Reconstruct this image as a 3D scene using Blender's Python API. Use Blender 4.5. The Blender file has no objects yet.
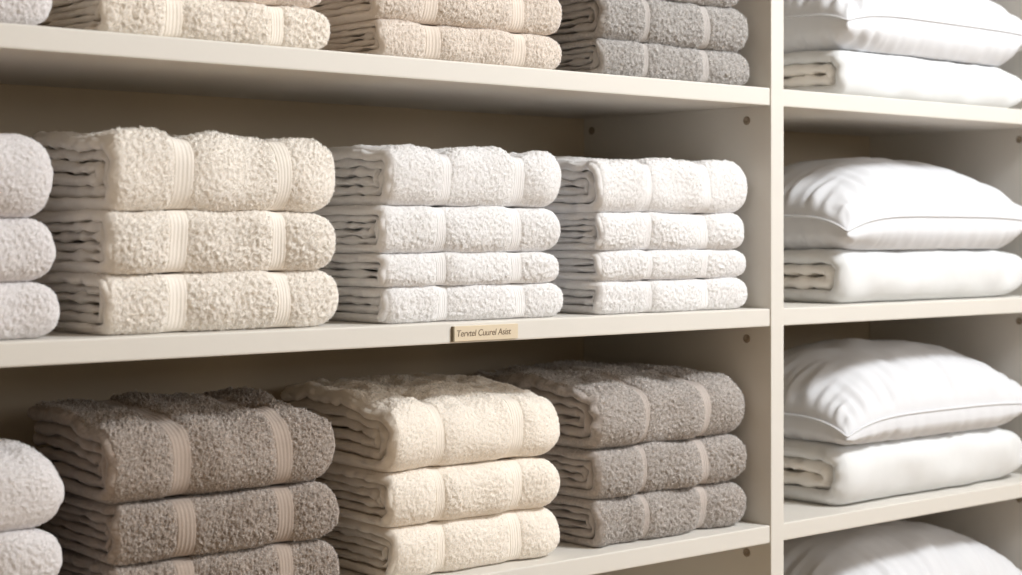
import bpy, math, random
import numpy as np
from mathutils import Matrix

C = bpy.context.scene.collection
random.seed(11)
rng = np.random.default_rng(5)

# ------------------------------------------------------------------ geometry of the place
F_PX, CXP, HOR = 1727.0, 511.0, 234.0          # focal length in pixels, centre column, eye level row
SX, SY = 0.6585, 0.7526                        # camera heading in plan
Y0 = 1.70                                      # front plane of the shelving (metres from camera)
YB = 1.24 * Y0                                 # face of the back panel
XD0, XD1 = 1.1806 * Y0, 1.198 * Y0             # divider panel
XL = 0.285 * Y0                                # inner face of left side panel
XR = 1.640 * Y0                                # inner face of right side panel
TH = 0.0267                                    # board thickness
ZS = [0.2202, -0.1125, -0.439, -0.765]         # tops of the shelves
ZTOP, ZBOT = 0.58, -1.12
FLOOR = -1.20


def X_at(px, Y):
    t = (px - CXP) / F_PX
    return Y * (SX + SY * t) / (SY - SX * t)


# ------------------------------------------------------------------ helpers
def empty(name, loc, label, cat, group=None, rz=0.0):
    o = bpy.data.objects.new(name, None)
    o.empty_display_size = 0.05
    C.objects.link(o)
    o.location = loc
    o.rotation_euler = (0, 0, rz)
    o['label'] = label
    o['category'] = cat
    if group:
        o['group'] = group
    return o


def mesh_np(name, V, quads, mat, parent=None, smooth=True):
    me = bpy.data.meshes.new(name)
    V = np.ascontiguousarray(V, dtype=np.float32)
    q = np.ascontiguousarray(quads, dtype=np.int32)
    me.vertices.add(len(V))
    me.vertices.foreach_set('co', V.ravel())
    me.loops.add(q.size)
    me.loops.foreach_set('vertex_index', q.ravel())
    me.polygons.add(len(q))
    me.polygons.foreach_set('loop_start', np.arange(0, q.size, 4, dtype=np.int32))
    me.update(calc_edges=True)
    me.validate()
    if smooth:
        me.polygons.foreach_set('use_smooth', np.ones(len(me.polygons), dtype=bool))
    me.materials.append(mat)
    o = bpy.data.objects.new(name, me)
    C.objects.link(o)
    if parent:
        o.parent = parent
    return o


def grid_quads(nu, nv, off=0, flip=False, close_u=False):
    a = np.arange(nu * nv).reshape(nu, nv) + off
    if close_u:
        a = np.vstack([a, a[:1]])
    q = np.stack([a[:-1, :-1], a[1:, :-1], a[1:, 1:], a[:-1, 1:]], -1).reshape(-1, 4)
    return q[:, ::-1] if flip else q


def box(name, x0, x1, y0, y1, z0, z1, mat, parent=None, bevel=0.0015):
    import bmesh
    bm = bmesh.new()
    bmesh.ops.create_cube(bm, size=1.0)
    bmesh.ops.scale(bm, vec=(x1 - x0, y1 - y0, z1 - z0), verts=bm.verts)
    bmesh.ops.translate(bm, vec=((x0 + x1) / 2, (y0 + y1) / 2, (z0 + z1) / 2), verts=bm.verts)
    if bevel:
        bmesh.ops.bevel(bm, geom=list(bm.edges), offset=bevel, segments=2, affect='EDGES', profile=0.6)
    me = bpy.data.meshes.new(name)
    bm.to_mesh(me)
    bm.free()
    me.materials.append(mat)
    o = bpy.data.objects.new(name, me)
    C.objects.link(o)
    if parent:
        o.parent = parent
    return o


# tileable band-limited noise fields, 0.6 mm per texel
TEX, NT = 0.0006, 1024


def band(seed, lam_lo, lam_hi, aniso=1.0, ang=0.0):
    r = np.random.default_rng(seed)
    n = r.standard_normal((NT, NT))
    fx = np.fft.fftfreq(NT, TEX)[:, None]
    fy = np.fft.fftfreq(NT, TEX)[None, :]
    ca, sa = math.cos(ang), math.sin(ang)
    gx, gy = fx * ca + fy * sa, (-fx * sa + fy * ca) * aniso
    f = np.sqrt(gx * gx + gy * gy) + 1e-9
    lo, hi = 1.0 / lam_hi, 1.0 / lam_lo
    m = 1 / (1 + (lo / f) ** 6) / (1 + (f / hi) ** 6)
    h = np.real(np.fft.ifft2(np.fft.fft2(n) * m))
    return h / h.std()


T_FINE = band(1, 0.0018, 0.0036)
T_STR = band(2, 0.0022, 0.006, 2.6, 0.35)
T_CLUMP = band(3, 0.006, 0.022)
T_WAVE = band(4, 0.03, 0.07)
T_BIG = band(5, 0.08, 0.3)
T_RIB = band(6, 0.0022, 0.005, 4.0, 0.0)


def samp(tex, u, v):
    a = u / TEX
    b = v / TEX
    i = np.floor(a).astype(int)
    j = np.floor(b).astype(int)
    fa, fb = a - i, b - j
    i0, i1, j0, j1 = i % NT, (i + 1) % NT, j % NT, (j + 1) % NT
    return (tex[i0, j0] * (1 - fa) * (1 - fb) + tex[i1, j0] * fa * (1 - fb)
            + tex[i0, j1] * (1 - fa) * fb + tex[i1, j1] * fa * fb)


# ------------------------------------------------------------------ materials
def new_mat(name):
    m = bpy.data.materials.new(name)
    m.use_nodes = True
    nt = m.node_tree
    return m, nt, nt.nodes['Principled BSDF']


def noise_node(nt, scale, detail=3.0, rough=0.6, dim_scale=None):
    tc = nt.nodes.new('ShaderNodeTexCoord')
    n = nt.nodes.new('ShaderNodeTexNoise')
    n.inputs['Scale'].default_value = scale
    n.inputs['Detail'].default_value = detail
    n.inputs['Roughness'].default_value = rough
    if dim_scale:
        mp = nt.nodes.new('ShaderNodeMapping')
        mp.inputs['Scale'].default_value = dim_scale
        nt.links.new(tc.outputs['Object'], mp.inputs['Vector'])
        nt.links.new(mp.outputs['Vector'], n.inputs['Vector'])
    else:
        nt.links.new(tc.outputs['Object'], n.inputs['Vector'])
    return n


def cloth_mat(name, col, col2, nscale, bump_scale, bump, dist=0.001, sheen=0.25, dim=None, rough=0.95):
    m, nt, b = new_mat(name)
    n = noise_node(nt, nscale, 4.0)
    r = nt.nodes.new('ShaderNodeValToRGB')
    r.color_ramp.elements[0].position = 0.35
    r.color_ramp.elements[0].color = (*col2, 1)
    r.color_ramp.elements[1].position = 0.65
    r.color_ramp.elements[1].color = (*col, 1)
    nt.links.new(n.outputs['Fac'], r.inputs['Fac'])
    nt.links.new(r.outputs['Color'], b.inputs['Base Color'])
    b.inputs['Roughness'].default_value = rough
    b.inputs['Specular IOR Level'].default_value = 0.15
    b.inputs['Sheen Weight'].default_value = sheen
    b.inputs['Sheen Roughness'].default_value = 0.6
    n2 = noise_node(nt, bump_scale, 3.0, 0.7, dim)
    bp = nt.nodes.new('ShaderNodeBump')
    bp.inputs['Strength'].default_value = bump
    bp.inputs['Distance'].default_value = dist
    nt.links.new(n2.outputs['Fac'], bp.inputs['Height'])
    nt.links.new(bp.outputs['Normal'], b.inputs['Normal'])
    return m


def sc(c, k):
    return tuple(min(0.95, x * k) for x in c)


PAL = {
    'cream': ((0.90, 0.848, 0.78), 0.97),
    'white': ((0.85, 0.84, 0.842), 0.95),
    'cool': ((0.80, 0.775, 0.785), 0.95),
    'ivory': ((0.91, 0.845, 0.76), 0.97),
    'taupe': ((0.41, 0.335, 0.285), 0.74),
    'grey': ((0.49, 0.435, 0.40), 0.72),
    'silver': ((0.47, 0.44, 0.42), 0.74),
    'beige': ((0.765, 0.68, 0.60), 0.94),
    'blush': ((0.82, 0.73, 0.66), 0.93),
}
MATS = {}


def fibre_mat(name, col, col2):
    """soft terry loops: shaded with the pile's own lie rather than each thread's flat side"""
    m, nt, b = new_mat(name)
    n = noise_node(nt, 420, 2.0)
    r = nt.nodes.new('ShaderNodeValToRGB')
    # single threads scatter far more light than the dense cloth they add up to
    col, col2 = [tuple(min(0.985, x ** 0.30) for x in c) for c in (col, col2)]
    r.color_ramp.elements[0].position = 0.38
    r.color_ramp.elements[0].color = (*col2, 1)
    r.color_ramp.elements[1].position = 0.62
    r.color_ramp.elements[1].color = (*col, 1)
    nt.links.new(n.outputs['Fac'], r.inputs['Fac'])
    nt.nodes.remove(b)
    b = nt.nodes.new('ShaderNodeBsdfDiffuse')
    tr = nt.nodes.new('ShaderNodeBsdfTranslucent')
    mx = nt.nodes.new('ShaderNodeMixShader')
    mx.inputs[0].default_value = 0.5
    nt.links.new(r.outputs['Color'], b.inputs['Color'])
    nt.links.new(r.outputs['Color'], tr.inputs['Color'])
    nt.links.new(b.outputs[0], mx.inputs[1])
    nt.links.new(tr.outputs[0], mx.inputs[2])
    nt.links.new(mx.outputs[0], nt.nodes['Material Output'].inputs['Surface'])
    return m


for k, (c, d) in PAL.items():
    MATS[k] = (cloth_mat(k + '_terry', c, sc(c, d), 260, 900, 0.8, 0.0012),
               cloth_mat(k + '_band_weave', sc(c, 0.95), sc(c, 0.90), 60, 1200, 0.25, 0.0005, dim=(1, 0.3, 0.3)),
               cloth_mat(k + '_inner_pile', sc(c, 0.93), sc(c, 0.86), 90, 700, 0.7, 0.0012),
               fibre_mat(k + '_terry_loops', sc(c, 1.12) if d < 0.8 else sc(c, 1.04), sc(c, 0.55) if d < 0.8 else sc(c, 0.5 + d * 0.5)))

M_COTTON = cloth_mat('white_cotton', (0.685, 0.695, 0.725), (0.665, 0.675, 0.705), 14, 1500, 0.08, 0.0004, sheen=0.1, rough=0.8)
M_LINEN = cloth_mat('folded_cotton', (0.715, 0.725, 0.735), (0.69, 0.70, 0.705), 20, 1200, 0.12, 0.0004, sheen=0.1, rough=0.85)
M_LINEN_IN = cloth_mat('folded_cotton_inside', (0.86, 0.83, 0.79), (0.83, 0.80, 0.76), 20, 1200, 0.12, 0.0004, sheen=0.1, rough=0.9)


def paint_mat(name, col, var=0.97):
    m, nt, b = new_mat(name)
    n = noise_node(nt, 6, 3.0)
    r = nt.nodes.new('ShaderNodeValToRGB')
    r.color_ramp.elements[0].color = (*sc(col, var), 1)
    r.color_ramp.elements[1].color = (*col, 1)
    nt.links.new(n.outputs['Fac'], r.inputs['Fac'])
    nt.links.new(r.outputs['Color'], b.inputs['Base Color'])
    b.inputs['Roughness'].default_value = 0.55
    b.inputs['Specular IOR Level'].default_value = 0.3
    n2 = noise_node(nt, 220, 2.0)
    bp = nt.nodes.new('ShaderNodeBump')
    bp.inputs['Strength'].default_value = 0.05
    bp.inputs['Distance'].default_value = 0.001
    nt.links.new(n2.outputs['Fac'], bp.inputs['Height'])
    nt.links.new(bp.outputs['Normal'], b.inputs['Normal'])
    return m


M_PAINT = paint_mat('cream_painted_board', (0.68, 0.655, 0.61))
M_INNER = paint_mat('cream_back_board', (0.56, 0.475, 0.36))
M_SIDE = paint_mat('cream_upright_board', (0.70, 0.645, 0.555))
M_FLOOR = paint_mat('warm_floor', (0.46, 0.34, 0.22), 0.8)
M_WALL = paint_mat('warm_wall', (0.74, 0.70, 0.64))
M_BOLT, nt_, b_ = new_mat('bronze_bolt')
nz_ = noise_node(nt_, 300)
rp_ = nt_.nodes.new('ShaderNodeValToRGB')
rp_.color_ramp.elements[0].color = (0.22, 0.175, 0.125, 1)
rp_.color_ramp.elements[1].color = (0.38, 0.32, 0.25, 1)
nt_.links.new(nz_.outputs['Fac'], rp_.inputs['Fac'])
nt_.links.new(rp_.outputs['Color'], b_.inputs['Base Color'])
b_.inputs['Metallic'].default_value = 0.25
b_.inputs['Roughness'].default_value = 0.45
M_CARD = paint_mat('tan_label_card', (0.70, 0.60, 0.45), 0.92)
M_CARDEDGE = paint_mat('label_holder_edge', (0.22, 0.18, 0.12), 0.9)
M_INK = paint_mat('brown_ink', (0.17, 0.12, 0.08), 0.8)


# ------------------------------------------------------------------ folded textile generator
def seg(a, b, step):
    n = max(2, int(round(abs(b - a) / step)) + 1)
    return np.linspace(a, b, n)


class Profile:
    """U-shaped fold in the YZ plane: bottom back -> front -> top back, inset by o."""

    def __init__(self, H, D, o, front, steps, topback=0.0):
        b_far, b_near, arc, t_near, t_far = steps
        R = H / 2 - o
        a = max(0.003, min(front, H / 2) * R / (H / 2))      # horizontal reach of the front curve
        yf = o * 1.15 + a                                # where the straight runs start
        ys_b = np.concatenate([seg(D, yf + 0.05, b_far)[:-1], seg(yf + 0.05, yf, b_near)[:-1]])
        L = math.pi * (R + a) / 2
        n = max(8, int(L / arc))
        th = np.linspace(-math.pi / 2, math.pi / 2, n)
        # slightly squared curve
        c, s = np.cos(th), np.sin(th)
        ex = 0.80
        cy = np.sign(c) * np.abs(c) ** ex
        sz = np.sign(s) * np.abs(s) ** ex
        ys_t = np.concatenate([seg(yf, yf + 0.07, t_near)[1:], seg(yf + 0.07, D, t_far)[1:]])
        y = np.concatenate([ys_b, yf - a * cy, ys_t])
        z = np.concatenate([np.full(len(ys_b), o), H / 2 + R * sz, np.full(len(ys_t), H - o)])
        self.y, self.z = y, z
        ny = np.concatenate([np.zeros(len(ys_b)), -c, np.zeros(len(ys_t))])
        nz = np.concatenate([-np.ones(len(ys_b)), s, np.ones(len(ys_t))])
        l = np.hypot(ny, nz) + 1e-9
        self.ny, self.nz = ny / l, nz / l
        d = np.hypot(np.diff(y), np.diff(z))
        self.s = np.concatenate([[0], np.cumsum(d)])
        self.up = (self.nz + 1) / 2                      # 0 below, 1 on top


def smooth(x):
    x = np.clip(x, 0, 1)
    return x * x * (3 - 2 * x)


def make_folded(name, root, W, D, H, mats, topmost=False, rumple=0.0012, layers=3, bands=((0.30, 0.011), (0.75, 0.011)), pile=1.0,
                seed=0, top_visible=False, slope=0.0, skew=0.0, rend=0.042, lend=0.010, wave=0.0020, sag=0.0, front=None,
                style=0, curl=0.0, flare=0.0, hem=True, res=0.00095, rmin=0.44):
    r = np.random.default_rng(seed)
    u0, v0 = r.uniform(0, 0.6, 2)
    m_out, m_band, m_in = mats[:3]
    m_fib = mats[3] if len(mats) > 3 else None
    fibre, flen, fwid = ((0.55, 0.0032, 0.00062), (0.45, 0.0023, 0.00060), (0.50, 0.0026, 0.00060))[style]
    front = front or H * 0.36
    t = H / (2 * layers)
    bx = [(f * W, w) for f, w in bands]

    def deform(x, y, z, inset=0.0):
        """rounded ends + slow waves, shared by every part of the textile"""
        q = np.clip((x - (W - rend)) / rend, 0, 1)
        s = rmin + (1 - rmin) * np.sqrt(np.clip(1 - q ** 2.0, 0, 1))
        q2 = np.clip((lend - x) / lend, 0, 1)
        s = s * (0.90 + 0.10 * np.sqrt(np.clip(1 - q2 ** 2.0, 0, 1)))
        zc = H * 0.46
        z2 = zc + (z - zc) * s
        fr = np.clip(1 - y / 0.10, 0, 1)
        y2 = y + (1 - s) * 0.030 * fr
        up = np.clip(z / H, 0, 1)
        zw = 1.0 if topmost else 0.35
        w = zw * samp(T_BIG, x + u0, y * 0.7 + v0) * wave * up
        w2 = zw * samp(T_WAVE, x + v0, y + u0) * wave * 0.30 * up
        z2 = z2 + w + w2
        y2 = y2 + samp(T_BIG, x + v0, z * 0.8 + u0) * wave * 0.9 * fr
        if slope:
            z2 = z2 - slope * up * np.clip(1 - y / 0.13, 0, 1) ** 1.3
        if sag:
            z2 = z2 - sag * up * np.clip(x / W, 0, 1) ** 2
        if curl:
            z2 = z2 + curl * up * np.clip(1 - x / 0.10, 0, 1) ** 2 * np.clip(y / 0.1, 0, 1)
        return x + skew * y, y2, z2

    def bandmask(x):
        mk = np.zeros_like(x)
        for c, w in bx:
            mk = np.maximum(mk, np.exp(-np.abs((x - c) / (w * 1.05)) ** 6))
        return mk

    def relief(X, S, P_up):
        """pile height over the base sheet"""
        mk = bandmask(X)
        uu, vv = X + u0, S + v0
        wob = samp(T_CLUMP, uu, vv)
        if style == 0:       # fluffy
            h = 0.00066 * wob + 0.00048 * samp(T_STR, uu + 0.004 * wob, vv + 0.003 * wob) + 0.00042 * samp(T_FINE, uu, vv)
        elif style == 1:     # fine white terry
            h = 0.00045 * wob + 0.00038 * samp(T_STR, uu + 0.003 * wob, vv) + 0.00036 * samp(T_FINE, uu, vv)
        else:                # ribbed, coarse loops
            h = 0.00050 * wob + 0.00075 * samp(T_RIB, uu + 0.0012 * wob, vv + 0.003 * wob) + 0.0004 * samp(T_STR, uu, vv)
        h = np.clip(h, -0.0028, 0.0034) * pile * 0.85
        e = np.minimum(X, W - X)
        h = h * (0.35 + 0.65 * smooth(e / 0.012))
        puff = np.full_like(X, 1.0)
        for c, w in bx:
            puff = np.minimum(puff, 1 - np.exp(-(np.abs(X - c) / (w * 1.9)) ** 2))
        base = 0.0050 * puff - 0.0032
        fl = (0.35 + 0.65 * P_up) if topmost else 1 - 0.75 * np.abs(2 * P_up - 1) ** 3   # pressed flat where towels touch
        return (h * (1 - mk) - 0.0022 * mk) * fl + base * fl

    def nested(k, xs, prof_o, prof_i, with_relief, dx0, dx1, mat, nm):
        nx = len(xs)
        X, S = np.meshgrid(xs, prof_o.s, indexing='ij')
        Y = np.broadcast_to(prof_o.y, X.shape).copy()
        Z = np.broadcast_to(prof_o.z, X.shape).copy()
        if with_relief:
            h = relief(X, S, np.broadcast_to(prof_o.up, X.shape))
        else:
            h = 0.0007 * samp(T_FINE, X + u0, S + v0) + rumple * samp(T_WAVE, X + u0 + k * 0.1, S + v0) \
                - 0.0004
        Y = Y + prof_o.ny * h
        Z = Z + prof_o.nz * h
        Xi, Si = np.meshgrid(xs, prof_i.s, indexing='ij')
        Yi = np.broadcast_to(prof_i.y, X.shape).copy()
        Zi = np.broadcast_to(prof_i.z, X.shape).copy()
        if not with_relief:
            hi = rumple * samp(T_WAVE, X + u0 + k * 0.1, S + v0)
            Yi, Zi = Yi + prof_i.ny * hi, Zi + prof_i.nz * hi
        # ragged left edge
        jig = 0.0016 * samp(T_WAVE, S + 0.3 * k + u0, S * 0 + v0)
        fade = np.clip(1 - X / 0.05, 0, 1)
        if flare:
            jig = jig - flare * np.clip(Y / 0.2, 0, 1.3) * (0.6 + 0.25 * k)
        Xo = X + jig * fade + (dx0 * fade)
        X2 = Xi + jig * fade + (dx0 * fade)
        # rounded selvage columns
        lipx = (prof_o.y - prof_i.y, prof_o.z - prof_i.z)
        tt = 0.42 * t

        def lip(i, sgn):
            ym, zm = (Y[i] + Yi[i]) / 2, (Z[i] + Zi[i]) / 2
            a = (Xo[i] + sgn * tt * 0.75, Y[i] * 0.8 + Yi[i] * 0.2, Z[i] * 0.8 + Zi[i] * 0.2)
            b = (Xo[i] + sgn * tt, ym, zm)
            c = (Xo[i] + sgn * tt * 0.75, Y[i] * 0.2 + Yi[i] * 0.8, Z[i] * 0.2 + Zi[i] * 0.8)
            return a, b, c
        L, Rr = lip(0, -1), lip(-1, 1)
        rowsX = list(Xo) + [Rr[0][0], Rr[1][0], Rr[2][0]] + list(X2[::-1]) + [L[2][0], L[1][0], L[0][0]]
        rowsY = list(Y) + [Rr[0][1], Rr[1][1], Rr[2][1]] + list(Yi[::-1]) + [L[2][1], L[1][1], L[0][1]]
        rowsZ = list(Z) + [Rr[0][2], Rr[1][2], Rr[2][2]] + list(Zi[::-1]) + [L[2][2], L[1][2], L[0][2]]
        GX, GY, GZ = np.array(rowsX), np.array(rowsY), np.array(rowsZ)
        x, y, z = deform(GX, GY, GZ)
        V = np.stack([x, y, z], -1).reshape(-1, 3)
        nu, nv = GX.shape
        q = grid_quads(nu, nv, close_u=True)
        # close the two back ends of the sheet
        n2 = nx
        idx = np.arange(nu * nv).reshape(nu, nv)
        caps = []
        for col, fl in ((0, False), (nv - 1, True)):
            top = idx[:n2, col]
            inn = idx[n2 + 3:n2 + 3 + n2, col][::-1]
            c = np.stack([top[:-1], inn[:-1], inn[1:], top[1:]], -1)
            caps.append(c[:, ::-1] if fl else c)
        q = np.vstack([q] + caps)
        if with_relief and pile > 0 and fibre > 0:
            fv, fq, fn = fibres(V.reshape(nu, nv, 3)[:nx], X, prof_o)
            nb, nq = len(V), len(q)
            o = mesh_np(nm, np.vstack([V, fv]), np.vstack([q, fq + nb]), mat, root)
            me = o.data
            me.materials.append(m_fib)
            mi = np.zeros(len(me.polygons), dtype=np.int32)
            mi[nq:] = 1
            me.polygons.foreach_set('material_index', mi)
            return o
        return mesh_np(nm, V, q, mat, root)

    def fibres(G, X, prof):
        """short soft terry loops standing on the visible faces of the wrap"""
        du = np.gradient(G, axis=0)
        dv = np.gradient(G, axis=1)
        N = np.cross(du, dv)
        area = np.linalg.norm(N, axis=2)
        N = N / (area[..., None] + 1e-12)
        sgn = np.sign((N[..., 1] * prof.ny + N[..., 2] * prof.nz).mean())
        N = N * sgn
        ok = (prof.up > 0.04) & (prof.y < (0.5 if top_visible else 0.075))
        wgt = area * ok[None, :] * (1 - bandmask(X)) * (np.minimum(X, W - X) > 0.002)
        tot = wgt.sum()
        n = int(tot * 1e6 * fibre)
        cdf = np.cumsum(wgt.ravel())
        pick = np.searchsorted(cdf, r.uniform(0, cdf[-1], n))
        pick = np.minimum(pick, wgt.size - 1)
        iu, iv = np.unravel_index(pick, wgt.shape)
        jit = r.uniform(-0.5, 0.5, (n, 2))
        P = G[iu, iv] + du[iu, iv] * jit[:, :1] + dv[iu, iv] * jit[:, 1:]
        Nn = N[iu, iv]
        tu = du[iu, iv]
        tu = tu / (np.linalg.norm(tu, axis=1)[:, None] + 1e-12)
        tv = np.cross(Nn, tu)
        xx, ss = X[iu, iv] + u0, prof.s[iv] + v0
        ang = 2.2 * samp(T_CLUMP, xx, ss) + 1.2 * samp(T_WAVE, ss, xx) + r.normal(0, 0.55, n) + (1.6 if style != 2 else 1.2)
        lean = tu * np.cos(ang)[:, None] + tv * np.sin(ang)[:, None]
        side = np.cross(Nn, lean)
        L = flen * r.uniform(0.65, 1.25, n)[:, None]
        wd = fwid * r.uniform(0.7, 1.2, n)[:, None]
        tilt = r.uniform(0.5, 1.0, n)[:, None]
        p0 = P - Nn * 0.0003 - lean * L * 0.15
        p1 = P + (Nn * 0.30 * tilt + lean * 0.40) * L
        p2 = P + (Nn * 0.40 * tilt + lean * 0.88) * L
        tw = side + Nn * r.normal(0, 0.25, n)[:, None]
        pts = np.stack([p0 - tw * wd * 0.5, p0 + tw * wd * 0.5, p1 - tw * wd * 0.5, p1 + tw * wd * 0.5,
                        p2 - tw * wd * 0.22, p2 + tw * wd * 0.22], 1)
        ribn = Nn * 0.8 + lean * 0.45 + side * r.normal(0, 0.30, n)[:, None]
        ribn /= np.linalg.norm(ribn, axis=1)[:, None]
        fn = np.repeat(ribn, 6, axis=0)
        b = np.arange(n)[:, None] * 6
        q = np.concatenate([b + np.array([0, 2, 3, 1]), b + np.array([2, 4, 5, 3])], 1).reshape(-1, 4)
        return pts.reshape(-1, 3), q, fn

    # outer wrap
    tn = res * 1.1 if top_visible else 0.0025
    tf = res * 1.5 if top_visible else 0.01
    steps = (0.012, 0.0035, res, tn, tf)
    po = Profile(H, D, 0.0, front, steps)
    pi = Profile(H, D, t * 0.90, front, steps)
    n = len(po.s)
    # same sampling for the inside of the sheet: rescale by index
    f = np.linspace(0, 1, n)

    def resamp(p):
        g = np.linspace(0, 1, len(p.s))
        p.y, p.z, p.ny, p.nz, p.s = [np.interp(f, g, a) for a in (p.y, p.z, p.ny, p.nz, p.s)]
        return p
    # inner profile is built directly off the outer one so that points correspond
    off = t * 0.95
    sel = po.up
    pi2 = Profile.__new__(Profile)
    pi2.y = po.y - po.ny * off
    pi2.z = po.z - po.nz * off
    pi2.ny, pi2.nz, pi2.s = -po.ny, -po.nz, po.s
    xs = np.linspace(0, W, max(20, int(W / res)))
    nested(0, xs, po, pi2, True, 0.0, 0.0, m_out, 'outer_fold')
    # inner folds
    xs_in = np.concatenate([np.linspace(0, 0.05, 18)[:-1], np.linspace(0.05, W, 12)])
    for k in range(1, layers):
        o = k * t + t * 0.02
        p = Profile(H, D - r.uniform(0, 0.012), o, front, (0.02, 0.006, 0.0025, 0.006, 0.02))
        q = Profile.__new__(Profile)
        th = t * (0.97 if k < layers - 1 else 0.90)
        q.y, q.z = p.y - p.ny * th, p.z - p.nz * th
        q.ny, q.nz, q.s = -p.ny, -p.nz, p.s
        nested(k, xs_in * (1 - 0.02) + 0.001, p, q, False, r.uniform(0.000, 0.006), 0, m_in, 'inner_fold')
    # woven border bands
    for c, w in bx:
        nxb = 26
        xb = np.linspace(c - w, c + w, nxb)
        X, S = np.meshgrid(xb, po.s, indexing='ij')
        up = np.broadcast_to(po.up, X.shape)
        uu = (X - c) / w
        rid = 0.0005 * np.clip(np.cos(uu * math.pi * 5.0), -0.4, 1) * (1 - np.abs(uu) ** 8)
        edge = -0.0030 * np.abs(uu) ** 10
        puff = np.minimum(1, 1 - np.exp(-(np.abs(X - c) / (w * 1.9)) ** 2))
        fl = (0.35 + 0.65 * up) if topmost else 1 - 0.75 * np.abs(2 * up - 1) ** 3
        h = (0.0050 * puff - 0.0032 - 0.0004 + rid + edge + 0.00015 * samp(T_FINE, X, S)) * fl
        Y = po.y + po.ny * h
        Z = po.z + po.nz * h
        x, y, z = deform(X, Y, Z)
        mesh_np('border_band', np.stack([x, y, z], -1).reshape(-1, 3), grid_quads(*X.shape), m_band, root)
    if hem:
        xb = np.linspace(W - 0.0125, W - 0.0045, 12)
        X, S = np.meshgrid(xb, po.s, indexing='ij')
        up = np.broadcast_to(po.up, X.shape)
        uu = np.linspace(-1, 1, 12)[:, None]
        h = (0.0012 * (1 - np.abs(uu) ** 4) - 0.0012 + 0.0006) * (0.35 + 0.65 * up) + 0 * S
        x, y, z = deform(X, po.y + po.ny * h, po.z + po.nz * h)
        mesh_np('hem', np.stack([x, y, z], -1).reshape(-1, 3), grid_quads(*X.shape), m_band, root)
    return root


def towel(pxl, pxr, z0, z1, yf, D, key, label, group, seed, name='folded_towel', **kw):
    xl = X_at(pxl, yf + 0.022)
    xr = X_at(pxr, yf + 0.016)
    H = z1 - z0
    root = empty(name, (xl, yf, z0), label, 'towel', group, rz=math.radians(random.uniform(-0.4, 0.4)))
    make_folded(name, root, xr - xl - 0.003, D, H, MATS[key], seed=seed, **kw)
    return root


# ------------------------------------------------------------------ shelving
unit = empty('shelving_unit', (XD0, Y0, ZBOT), 'cream painted built-in shelving unit with open bays holding all the linen', 'shelves')


def upart(name, x0, x1, y0, y1, z0, z1, mat, bevel=0.0015):
    return box(name, x0 - XD0, x1 - XD0, y0 - Y0, y1 - Y0, z0 - ZBOT, z1 - ZBOT, mat, unit, bevel)


PT = XD1 - XD0
upart('upright_panel', XL - PT, XL, Y0, YB, ZBOT, ZTOP, M_PAINT)
divider = upart('upright_panel', XD0, XD1, Y0 - 0.001, YB, ZBOT, ZTOP, M_PAINT)
rightp = upart('upright_panel', XR, XR + PT, Y0, YB, ZBOT, ZTOP, M_PAINT)
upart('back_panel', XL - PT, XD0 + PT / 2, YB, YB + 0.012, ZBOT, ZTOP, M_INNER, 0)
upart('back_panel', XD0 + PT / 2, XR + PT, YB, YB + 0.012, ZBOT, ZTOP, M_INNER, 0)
for zt in ZS + [ZTOP]:
    upart('shelf_board', XL, XD0, Y0 + 0.001, YB, zt - TH, zt, M_PAINT, 0.0022)
    upart('shelf_board', XD1, XR, Y0 + 0.001, YB, zt - TH, zt, M_PAINT, 0.0022)
upart('plinth', XL - PT, XR + PT, Y0 + 0.03, YB, FLOOR, ZBOT, M_PAINT)


def bolt(panel, x, y, z, sgn):
    """round cam bolt with a recessed cross slot, axis along X"""
    prof = [(0.0, 0.0066), (0.0012, 0.0066), (0.0018, 0.0058), (0.0018, 0.0040), (0.0004, 0.0034), (0.0004, 0.0004)]
    n = 24
    a = np.linspace(0, 2 * math.pi, n, endpoint=False)
    V, nv = [], len(prof)
    for ang in a:
        for h, rr in prof:
            V.append((x + sgn * h - XD0, y + rr * math.cos(ang) - Y0, z + rr * math.sin(ang) - ZBOT))
    o = mesh_np('bolt', np.array(V), grid_quads(n, nv, close_u=True), M_BOLT, panel)
    return o


for zt in ZS[:3]:
    bolt(divider, XD0, Y0 + 0.047, zt - TH - 0.0205, -1)
    bolt(divider, XD0, YB - 0.020, zt - TH - 0.0205, -1)
    bolt(rightp, XR, Y0 + 0.070, zt - TH - 0.0205, -1)

# shelf label
tx0, tx1 = X_at(453, Y0), X_at(517, Y0)
tag = empty('shelf_label', (tx0, Y0, ZS[1] - TH * 0.5), 'small tan handwritten label card on the middle shelf edge', 'label')
TW, TZ = tx1 - tx0, 0.0193
card = box('card', 0, TW, -0.0022, 0.001, -TZ / 2 - 0.0012, TZ / 2 - 0.0012, M_CARD, tag, 0.0004)
box('holder_edge', -0.0020, 0.0002, -0.0032, 0.001, -TZ / 2 - 0.0012, TZ / 2 - 0.0012, M_CARDEDGE, tag, 0.0003)
cu = bpy.data.curves.new('txt', 'FONT')
cu.body = "Tervtel Cuurel Asist"
cu.size = 0.0118
cu.shear = 0.18
cu.space_character = 0.95
cu.extrude = 0.0002
to = bpy.data.objects.new('txt', cu)
C.objects.link(to)
dg = bpy.context.evaluated_depsgraph_get()
me = bpy.data.meshes.new_from_object(to.evaluated_get(dg))
bpy.data.objects.remove(to)
co = np.zeros(len(me.vertices) * 3, dtype=np.float32)
me.vertices.foreach_get('co', co)
co = co.reshape(-1, 3)
w_ = co[:, 0].max() - co[:, 0].min()
k_ = TW * 0.84 / w_
out = np.stack([TW * 0.045 + (co[:, 0] - co[:, 0].min()) * k_, -0.0024 - co[:, 2] * 0.5,
                -0.0048 + co[:, 1]], -1)
me.vertices.foreach_set('co', out.astype(np.float32).ravel())
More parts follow.
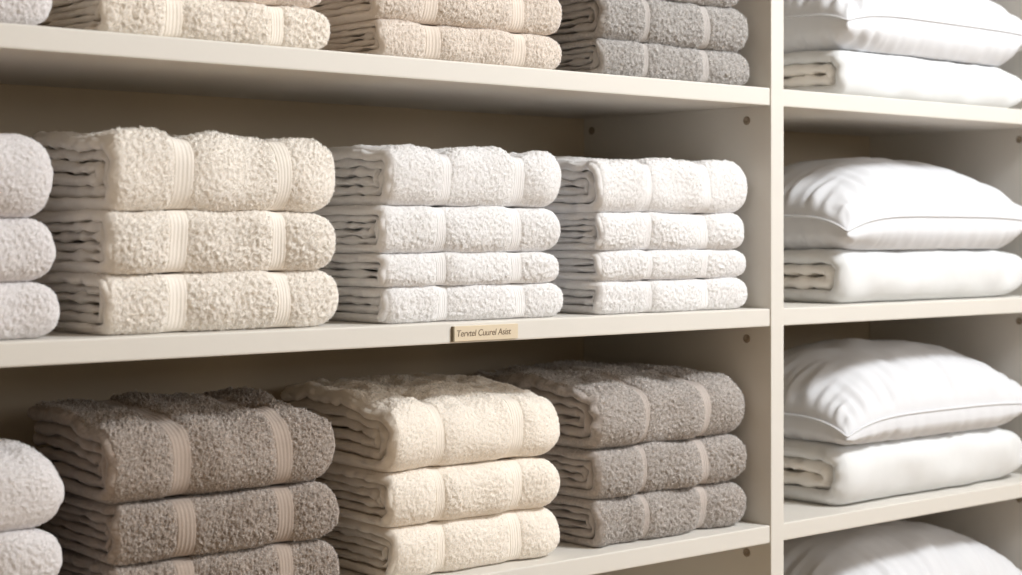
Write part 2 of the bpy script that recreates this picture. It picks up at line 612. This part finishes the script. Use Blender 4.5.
me.materials.clear()
me.materials.append(M_INK)
lt = bpy.data.objects.new('lettering', me)
C.objects.link(lt)
lt.parent = card

# ------------------------------------------------------------------ towels
YF2 = Y0 + 0.016
YF3 = Y0 + 0.024
YF1 = Y0 + 0.012
B2 = ((0.30, 0.011), (0.75, 0.011))
gA = 'white bath towels at the left end of the middle shelf'
zA = [ZS[1], -0.051, 0.016, 0.107]
for i, (pr, lab) in enumerate(((58, 'white towel at left edge of middle shelf, lowest of its stack of three'),
                               (54, 'white towel at left edge of middle shelf, middle of its stack of three'),
                               (52, 'plump white towel at left edge of middle shelf, topmost of its stack'))):
    xr = X_at(pr, YF2 + 0.016)
    rt = empty('folded_towel', (xr - 0.305, YF2, zA[i]), lab, 'towel', gA)
    make_folded('t', rt, 0.303, 0.29, zA[i + 1] - zA[i], MATS['cool'], seed=100 + i, style=1,
                bands=((0.2, 0.011), (0.62, 0.011)), rend=0.036)

gB = 'thick cream towels on the middle shelf'
zB = [ZS[1], -0.0445, 0.026, 0.113]
for i, (pl, pr, lab) in enumerate(((100, 339, 'thick fluffy cream towel resting on middle shelf, bottom of cream stack'),
                                   (103, 336, 'thick fluffy cream towel in middle of cream stack on middle shelf'),
                                   (107, 338, 'thick fluffy cream towel on top of cream stack on middle shelf'))):
    towel(pl, pr, zB[i], zB[i + 1], YF2, 0.29, 'cream', lab, gB, 110 + i, style=0, pile=1.35, layers=3,
          bands=((0.28, 0.013), (0.72, 0.010)), wave=0.0030, topmost=(i == 2))

gC = 'white towels above the label on the middle shelf'
zC = [ZS[1], -0.0664, -0.0246, 0.0357, 0.1095]
for i, (pl, pr, lab) in enumerate(((378, 562, 'thin white towel directly above the tan label, bottom of four'),
                                   (375, 558.5, 'thin white towel above the tan label, second from bottom of four'),
                                   (376, 558.5, 'white towel above the tan label, third up of four'),
                                   (382, 560.5, 'thick white towel topping the stack above the tan label'))):
    towel(pl, pr, zC[i], zC[i + 1], YF2, 0.29, 'white', lab, gC, 120 + i, style=1, layers=2 if i < 2 else 3,
          bands=((0.30, 0.008), (0.72, 0.009)), wave=0.0022, topmost=(i == 3))

gD = 'white towels beside the divider on the middle shelf'
zD = [ZS[1], -0.0655, -0.0232, 0.030, 0.105]
for i, (pl, pr, lab) in enumerate(((592, 746, 'thin white towel next to the upright divider, bottom of four'),
                                   (593, 745, 'thin white towel next to the upright divider, second from bottom of four'),
                                   (593, 744.5, 'white towel next to the upright divider, third up of four'),
                                   (592, 746, 'thick white towel next to the upright divider, topmost of four'))):
    towel(pl, pr, zD[i], zD[i + 1], YF2, 0.29, 'white', lab, gD, 130 + i, style=1, layers=2 if i < 2 else 3,
          bands=((0.30, 0.006), (0.68, 0.008)), wave=0.0022, topmost=(i == 3))

gE = 'white towels at the left end of the lower shelf'
zE = [ZS[2], -0.380, -0.319, -0.228]
for i, lab in enumerate(('white towel at left end of lower shelf, lowest under the other two',
                         'white towel at left end of lower shelf, second in its stack',
                         'white towel at left end of lower shelf, topmost of its stack')):
    xr = X_at((60, 60, 61)[i], YF3 + 0.016)
    rt = empty('folded_towel', (xr - 0.305, YF3, zE[i]), lab, 'towel', gE)
    make_folded('t', rt, 0.303, 0.27, zE[i + 1] - zE[i], MATS['cool'], seed=140 + i, style=1,
                bands=((0.3, 0.011), (0.70, 0.011)), rend=0.042, rmin=0.55, top_visible=(i == 2), topmost=(i == 2), slope=0.014 * (i == 2))

zR3 = [ZS[2], -0.372, -0.303, -0.208]
gF = 'taupe towels on the lower shelf'
for i, (pl, pr, lab) in enumerate(((110, 339, 'taupe brown towel at bottom of stack on lower shelf'),
                                   (110, 338, 'taupe brown towel in middle of stack on lower shelf'),
                                   (106, 337, 'taupe brown ribbed towel on top of stack on lower shelf'))):
    towel(pl, pr, zR3[i], zR3[i + 1], YF3, 0.235, 'taupe', lab, gF, 150 + i, style=2, pile=1.7, layers=3,
          bands=((0.28, 0.013), (0.73, 0.012)), skew=0.08, wave=0.0026, top_visible=(i == 2), topmost=(i == 2), slope=0.014 * (i == 2), flare=0.003,
          front=(zR3[i + 1] - zR3[i]) * 0.42)

gG = 'ivory towels on the lower shelf'
for i, (pl, pr, lab) in enumerate(((386, 560, 'ivory towel at bottom of ivory stack on lower shelf below label'),
                                   (384, 559.5, 'ivory towel in middle of ivory stack on lower shelf below label'),
                                   (385, 561, 'rumpled ivory towel on top of ivory stack on lower shelf below label'))):
    towel(pl, pr, zR3[i], zR3[i + 1], YF3, 0.27, 'ivory', lab, gG, 160 + i, style=1, pile=0.8, layers=3,
          bands=((0.26, 0.007), (0.70, 0.010)), skew=0.06, wave=0.0034 if i == 2 else 0.0028, top_visible=(i == 2), topmost=(i == 2), slope=0.014 * (i == 2),
          front=(zR3[i + 1] - zR3[i]) * 0.42)

gH = 'warm grey towels on the lower shelf'
for i, (pl, pr, lab) in enumerate(((590, 744, 'warm grey towel next to divider on lower shelf, bottom of three'),
                                   (590, 744, 'warm grey towel next to divider on lower shelf, middle of three'),
                                   (591, 745, 'warm grey towel next to divider on lower shelf, topmost of three'))):
    towel(pl, pr, zR3[i], zR3[i + 1], YF3, 0.27, 'grey', lab, gH, 170 + i, style=0, pile=1.6, layers=3,
          bands=((0.29, 0.006), (0.69, 0.009)), wave=0.0028, top_visible=(i == 2), topmost=(i == 2), slope=0.014 * (i == 2),
          front=(zR3[i + 1] - zR3[i]) * 0.42)

# upper shelf
xr = X_at(51, YF1 + 0.016)
rt = empty('folded_towel', (xr - 0.305, YF1, ZS[0]), 'pale towel at the left end of the upper shelf', 'towel')
make_folded('t', rt, 0.303, 0.29, 0.062, MATS['cool'], seed=180, style=1, bands=((0.3, 0.011), (0.62, 0.011)))
towel(98, 329, ZS[0], 0.271, YF1, 0.29, 'ivory', 'cream towel on upper shelf beneath a pinkish towel', 'towels on the upper shelf', 181,
      style=0, pile=1.2, bands=((0.28, 0.012), (0.73, 0.010)))
towel(100, 324, 0.271, 0.330, YF1, 0.29, 'blush', 'pinkish cream towel on top of cream towel on upper shelf', 'towels on the upper shelf', 182,
      style=1, bands=((0.28, 0.012), (0.73, 0.010)))
gK = 'beige towels on the upper shelf'
towel(371, 561, ZS[0], 0.2675, YF1, 0.29, 'beige', 'pinkish beige towel lying on upper shelf, bottom of beige stack', gK, 183,
      style=2, pile=0.8, bands=((0.27, 0.012), (0.73, 0.012)))
towel(369, 560.5, 0.2675, 0.326, YF1, 0.29, 'beige', 'pinkish beige towel second up in beige stack on upper shelf', gK, 184,
      style=2, pile=0.8, bands=((0.27, 0.012), (0.73, 0.012)))
gL = 'silver grey towels on the upper shelf'
for i, (pl, pr, z0, z1, lab) in enumerate(((592, 746, ZS[0], 0.271, 'silver grey towel lying on upper shelf, bottom of grey stack'),
                                           (594, 745, 0.271, 0.337, 'silver grey towel on upper shelf, second up in grey stack'),
                                           (580, 738, 0.337, 0.390, 'silver grey towel on upper shelf, third up at top frame edge'))):
    towel(pl, pr, z0, z1, YF1, 0.29, 'silver', lab, gL, 185 + i, style=0, pile=1.5,
          bands=((0.28, 0.006), (0.68, 0.008)))


# ------------------------------------------------------------------ pillows and folded bedding
def bedding(z0, z1, pl, label, seed, W=0.535):
    xl = X_at(pl, Y0 + 0.04)
    rt = empty('folded_duvet_cover', (xl, Y0 + 0.022, z0), label, 'bedding', 'folded bedding under the pillows')
    make_folded('b', rt, W, 0.34, z1 - z0, (M_LINEN, M_LINEN, M_LINEN_IN), bands=(), layers=2, pile=0.0, seed=seed, rumple=0.0020,
                wave=0.0028, rend=0.115, rmin=0.40, lend=0.016, hem=False, res=0.003, top_visible=True, curl=0.0,
                front=(z1 - z0) * 0.48)
    return rt


def pillow(x0, x1, y0, y1, z0, zs, zt, label, seed, droop=0.02, yaw=0.0):
    """plump pillow: seam level zs, crown zt, underside z0"""
    W, D = x1 - x0, y1 - y0
    cx, cy = (x0 + x1) / 2, (y0 + y1) / 2
    rt = empty('pillow', (cx, cy, z0), label, 'pillow', 'white pillows in the right bay', yaw)
    r = np.random.default_rng(seed)
    u0, v0 = r.uniform(0, 0.6, 2)
    n = 141
    g = np.sin(np.linspace(-math.pi / 2, math.pi / 2, n))
    g = 0.55 * g + 0.45 * np.linspace(-1, 1, n)
    U, V = np.meshgrid(g, g, indexing='ij')

    def outline(U, V):
        # sides drawn in between the corners
        X = U * W / 2 * (1 - 0.055 * (1 - V ** 2) * np.abs(U) ** 3)
        Y = V * D / 2 * (1 - 0.045 * (1 - U ** 2) * np.abs(V) ** 3)
        cr = np.clip(np.abs(U) * np.abs(V), 0, 1) ** 6
        X = X * (1 - 0.02 * cr)
        Y = Y * (1 - 0.02 * cr)
        return X, Y
    X, Y = outline(U, V)
    fill = (1 - np.abs(U) ** 2.3) ** 0.52 * (1 - np.abs(V) ** 2.3) ** 0.55
    edge = np.maximum(np.abs(U), np.abs(V))
    crn = (np.abs(U) * np.abs(V)) ** 4
    seam = (zs - z0) - droop * crn * (0.72 - 0.28 * U) - 0.002 * U * 0
    # puckers running in from the seam
    du, dv = (1 - np.abs(U)) * W / 2, (1 - np.abs(V)) * D / 2
    pk_v = samp(T_WAVE, X * 1.35 + u0, Y * 0.16 + v0) * np.exp(-(dv / 0.070) ** 1.3)
    pk_u = samp(T_WAVE, X * 0.16 + u0, Y * 1.35 + v0) * np.exp(-(du / 0.070) ** 1.3)
    ease = np.clip(np.minimum(du, dv) / 0.012, 0, 1)
    wv = (du ** 3 + 1e-9) / (du ** 3 + dv ** 3 + 2e-9)
    pk = (pk_v * wv + pk_u * (1 - wv)) * 0.0038 * ease
    lump = samp(T_BIG, X + u0, Y + v0) * 0.0020 * fill
    Zt = seam + (zt - zs) * fill + pk + lump
    Zb = seam - (zs - z0) * np.clip(fill * 2.6, 0, 1) ** 0.6 * smooth((1 - U) / 0.42) ** 0.6 - pk * 0.6 * (1 - np.clip(fill * 1.6, 0, 1))
    Zb = np.maximum(Zb, 0.0)
    Vt = np.stack([X, Y, Zt], -1).reshape(-1, 3)
    hgt = np.clip(Zb / np.maximum(seam, 1e-4), 0, 1)
    bul = 4 * hgt * (1 - hgt) * (0.007 + pk * 0.7)
    Xb = X + np.sign(U) * np.abs(U) ** 8 * bul
    Yb = Y + np.sign(V) * np.abs(V) ** 8 * bul
    Vb = np.stack([Xb, Yb, Zb], -1).reshape(-1, 3)
    q = np.vstack([grid_quads(n, n), grid_quads(n, n, n * n, True)])
    mesh_np('pillowcase', np.vstack([Vt, Vb]), q, M_COTTON, rt)
    # piped seam
    e = np.linspace(-1, 1, 90)
    pu = np.concatenate([e, np.ones(90), e[::-1], -np.ones(90)])
    pv = np.concatenate([-np.ones(90), e, np.ones(90), e[::-1]])
    keep = np.ones(len(pu), bool)
    keep[89::90] = False
    pu, pv = pu[keep], pv[keep]
    px, py = outline(pu, pv)
    pz = (zs - z0) - droop * (np.abs(pu) * np.abs(pv)) ** 4 * (0.72 - 0.28 * pu)
    P = np.stack([px, py, pz], -1)
    T = np.roll(P, -1, 0) - np.roll(P, 1, 0)
    T /= np.linalg.norm(T, axis=1)[:, None] + 1e-9
    N = np.cross(T, [0, 0, 1.0])
    N /= np.linalg.norm(N, axis=1)[:, None] + 1e-9
    B = np.cross(N, T)
    a = np.linspace(0, 2 * math.pi, 10)
    rad = 0.0020
    G = P[:, None, :] + N[:, None, :] * (0.0012 + rad * np.cos(a))[None, :, None] + B[:, None, :] * (rad * np.sin(a))[None, :, None]
    mesh_np('piped_seam', G.reshape(-1, 3), grid_quads(len(P), 10, close_u=True), M_COTTON, rt)
    return rt


XP0, XP1 = 1.298 * Y0, 1.632 * Y0
bedding(ZS[0], 0.298, 838, 'folded white bedding on the upper right shelf under a pillow', 201)
pillow(XP0, XP1, Y0 + 0.012, Y0 + 0.38, 0.298, 0.358, 0.47, 'white pillow at top right, cut off by the frame top', 211, 0.018)
bedding(ZS[1], -0.026, 838, 'folded white bedding on the middle right shelf under a pillow', 202)
pillow(XP0, XP1, Y0 + 0.012, Y0 + 0.38, -0.026, 0.030, 0.134, 'plump white pillow on folded bedding on the middle right shelf', 212, 0.026)
bedding(ZS[2], -0.341, 838, 'folded white bedding on the lower right shelf under a pillow', 203)
pillow(XP0, XP1, Y0 + 0.012, Y0 + 0.38, -0.341, -0.297, -0.188, 'plump white pillow on folded bedding on the lower right shelf', 213, 0.026)
bedding(ZS[3], -0.665, 838, 'folded white bedding below the lowest pillow', 204)
pillow(XP0, XP1, Y0 + 0.012, Y0 + 0.38, -0.665, -0.63, -0.512, 'white pillow at bottom right, only its crown in view', 214, 0.02)

# ------------------------------------------------------------------ room
def struct(o):
    o['kind'] = 'structure'
    return o


struct(box('floor', -3.5, 5.0, -3.5, YB + 0.10, FLOOR - 0.05, FLOOR, M_FLOOR, None, 0))
struct(box('wall_back', -3.5, 5.0, YB + 0.02, YB + 0.10, FLOOR, 1.75, M_WALL, None, 0))
struct(box('ceiling', -3.5, 5.0, -3.5, YB + 0.10, 1.75, 1.80, M_WALL, None, 0))

# ------------------------------------------------------------------ light
def area(name, loc, target, size, power, col, size_y=None):
    l = bpy.data.lights.new(name, 'AREA')
    l.energy = power
    l.color = col
    l.shape = 'RECTANGLE'
    l.size = size
    l.size_y = size_y or size
    o = bpy.data.objects.new(name, l)
    C.objects.link(o)
    from mathutils import Vector
    d = Vector(target) - Vector(loc)
    o.location = loc
    o.rotation_euler = d.to_track_quat('-Z', 'Y').to_euler()
    return o


area('ceiling_light', (2.6, -0.05, 1.66), (1.8, Y0, 0.0), 0.8, 96, (0.955, 0.98, 1.0), 0.55)
area('fill_light', (3.2, -2.0, 0.9), (1.5, Y0, -0.1), 1.5, 42, (0.95, 0.975, 1.0), 1.2)  # added soft fill from the camera side to brighten front faces, not a window
w = bpy.data.worlds.new('World')
bpy.context.scene.world = w
w.use_nodes = True
w.node_tree.nodes['Background'].inputs['Color'].default_value = (1.0, 0.82, 0.59, 1)
w.node_tree.nodes['Background'].inputs['Strength'].default_value = 0.43

# ------------------------------------------------------------------ camera
cam = bpy.data.cameras.new('Camera')
cam.sensor_width = 36.0
cam.lens = 36.0 * F_PX / 1022.0
cam.shift_y = -(287.5 - HOR) / 1022.0
cam.clip_start = 0.05
cam.dof.use_dof = True
cam.dof.focus_distance = 2.28
cam.dof.aperture_fstop = 5.0
co_ = bpy.data.objects.new('Camera', cam)
C.objects.link(co_)
fw = np.array([SX, SY, 0.0])
rt_ = np.array([SY, -SX, 0.0])
up_ = np.array([0, 0, 1.0])
M = Matrix(((rt_[0], up_[0], -fw[0], 0), (rt_[1], up_[1], -fw[1], 0), (rt_[2], up_[2], -fw[2], 0), (0, 0, 0, 1)))
co_.matrix_world = M
bpy.context.scene.camera = co_
vs = bpy.context.scene.view_settings
vs.view_transform = 'Standard'
vs.look = 'None'
vs.exposure = 0.0

cy = bpy.context.scene.cycles
cy.max_bounces = 16
cy.diffuse_bounces = 10
cy.transmission_bounces = 12
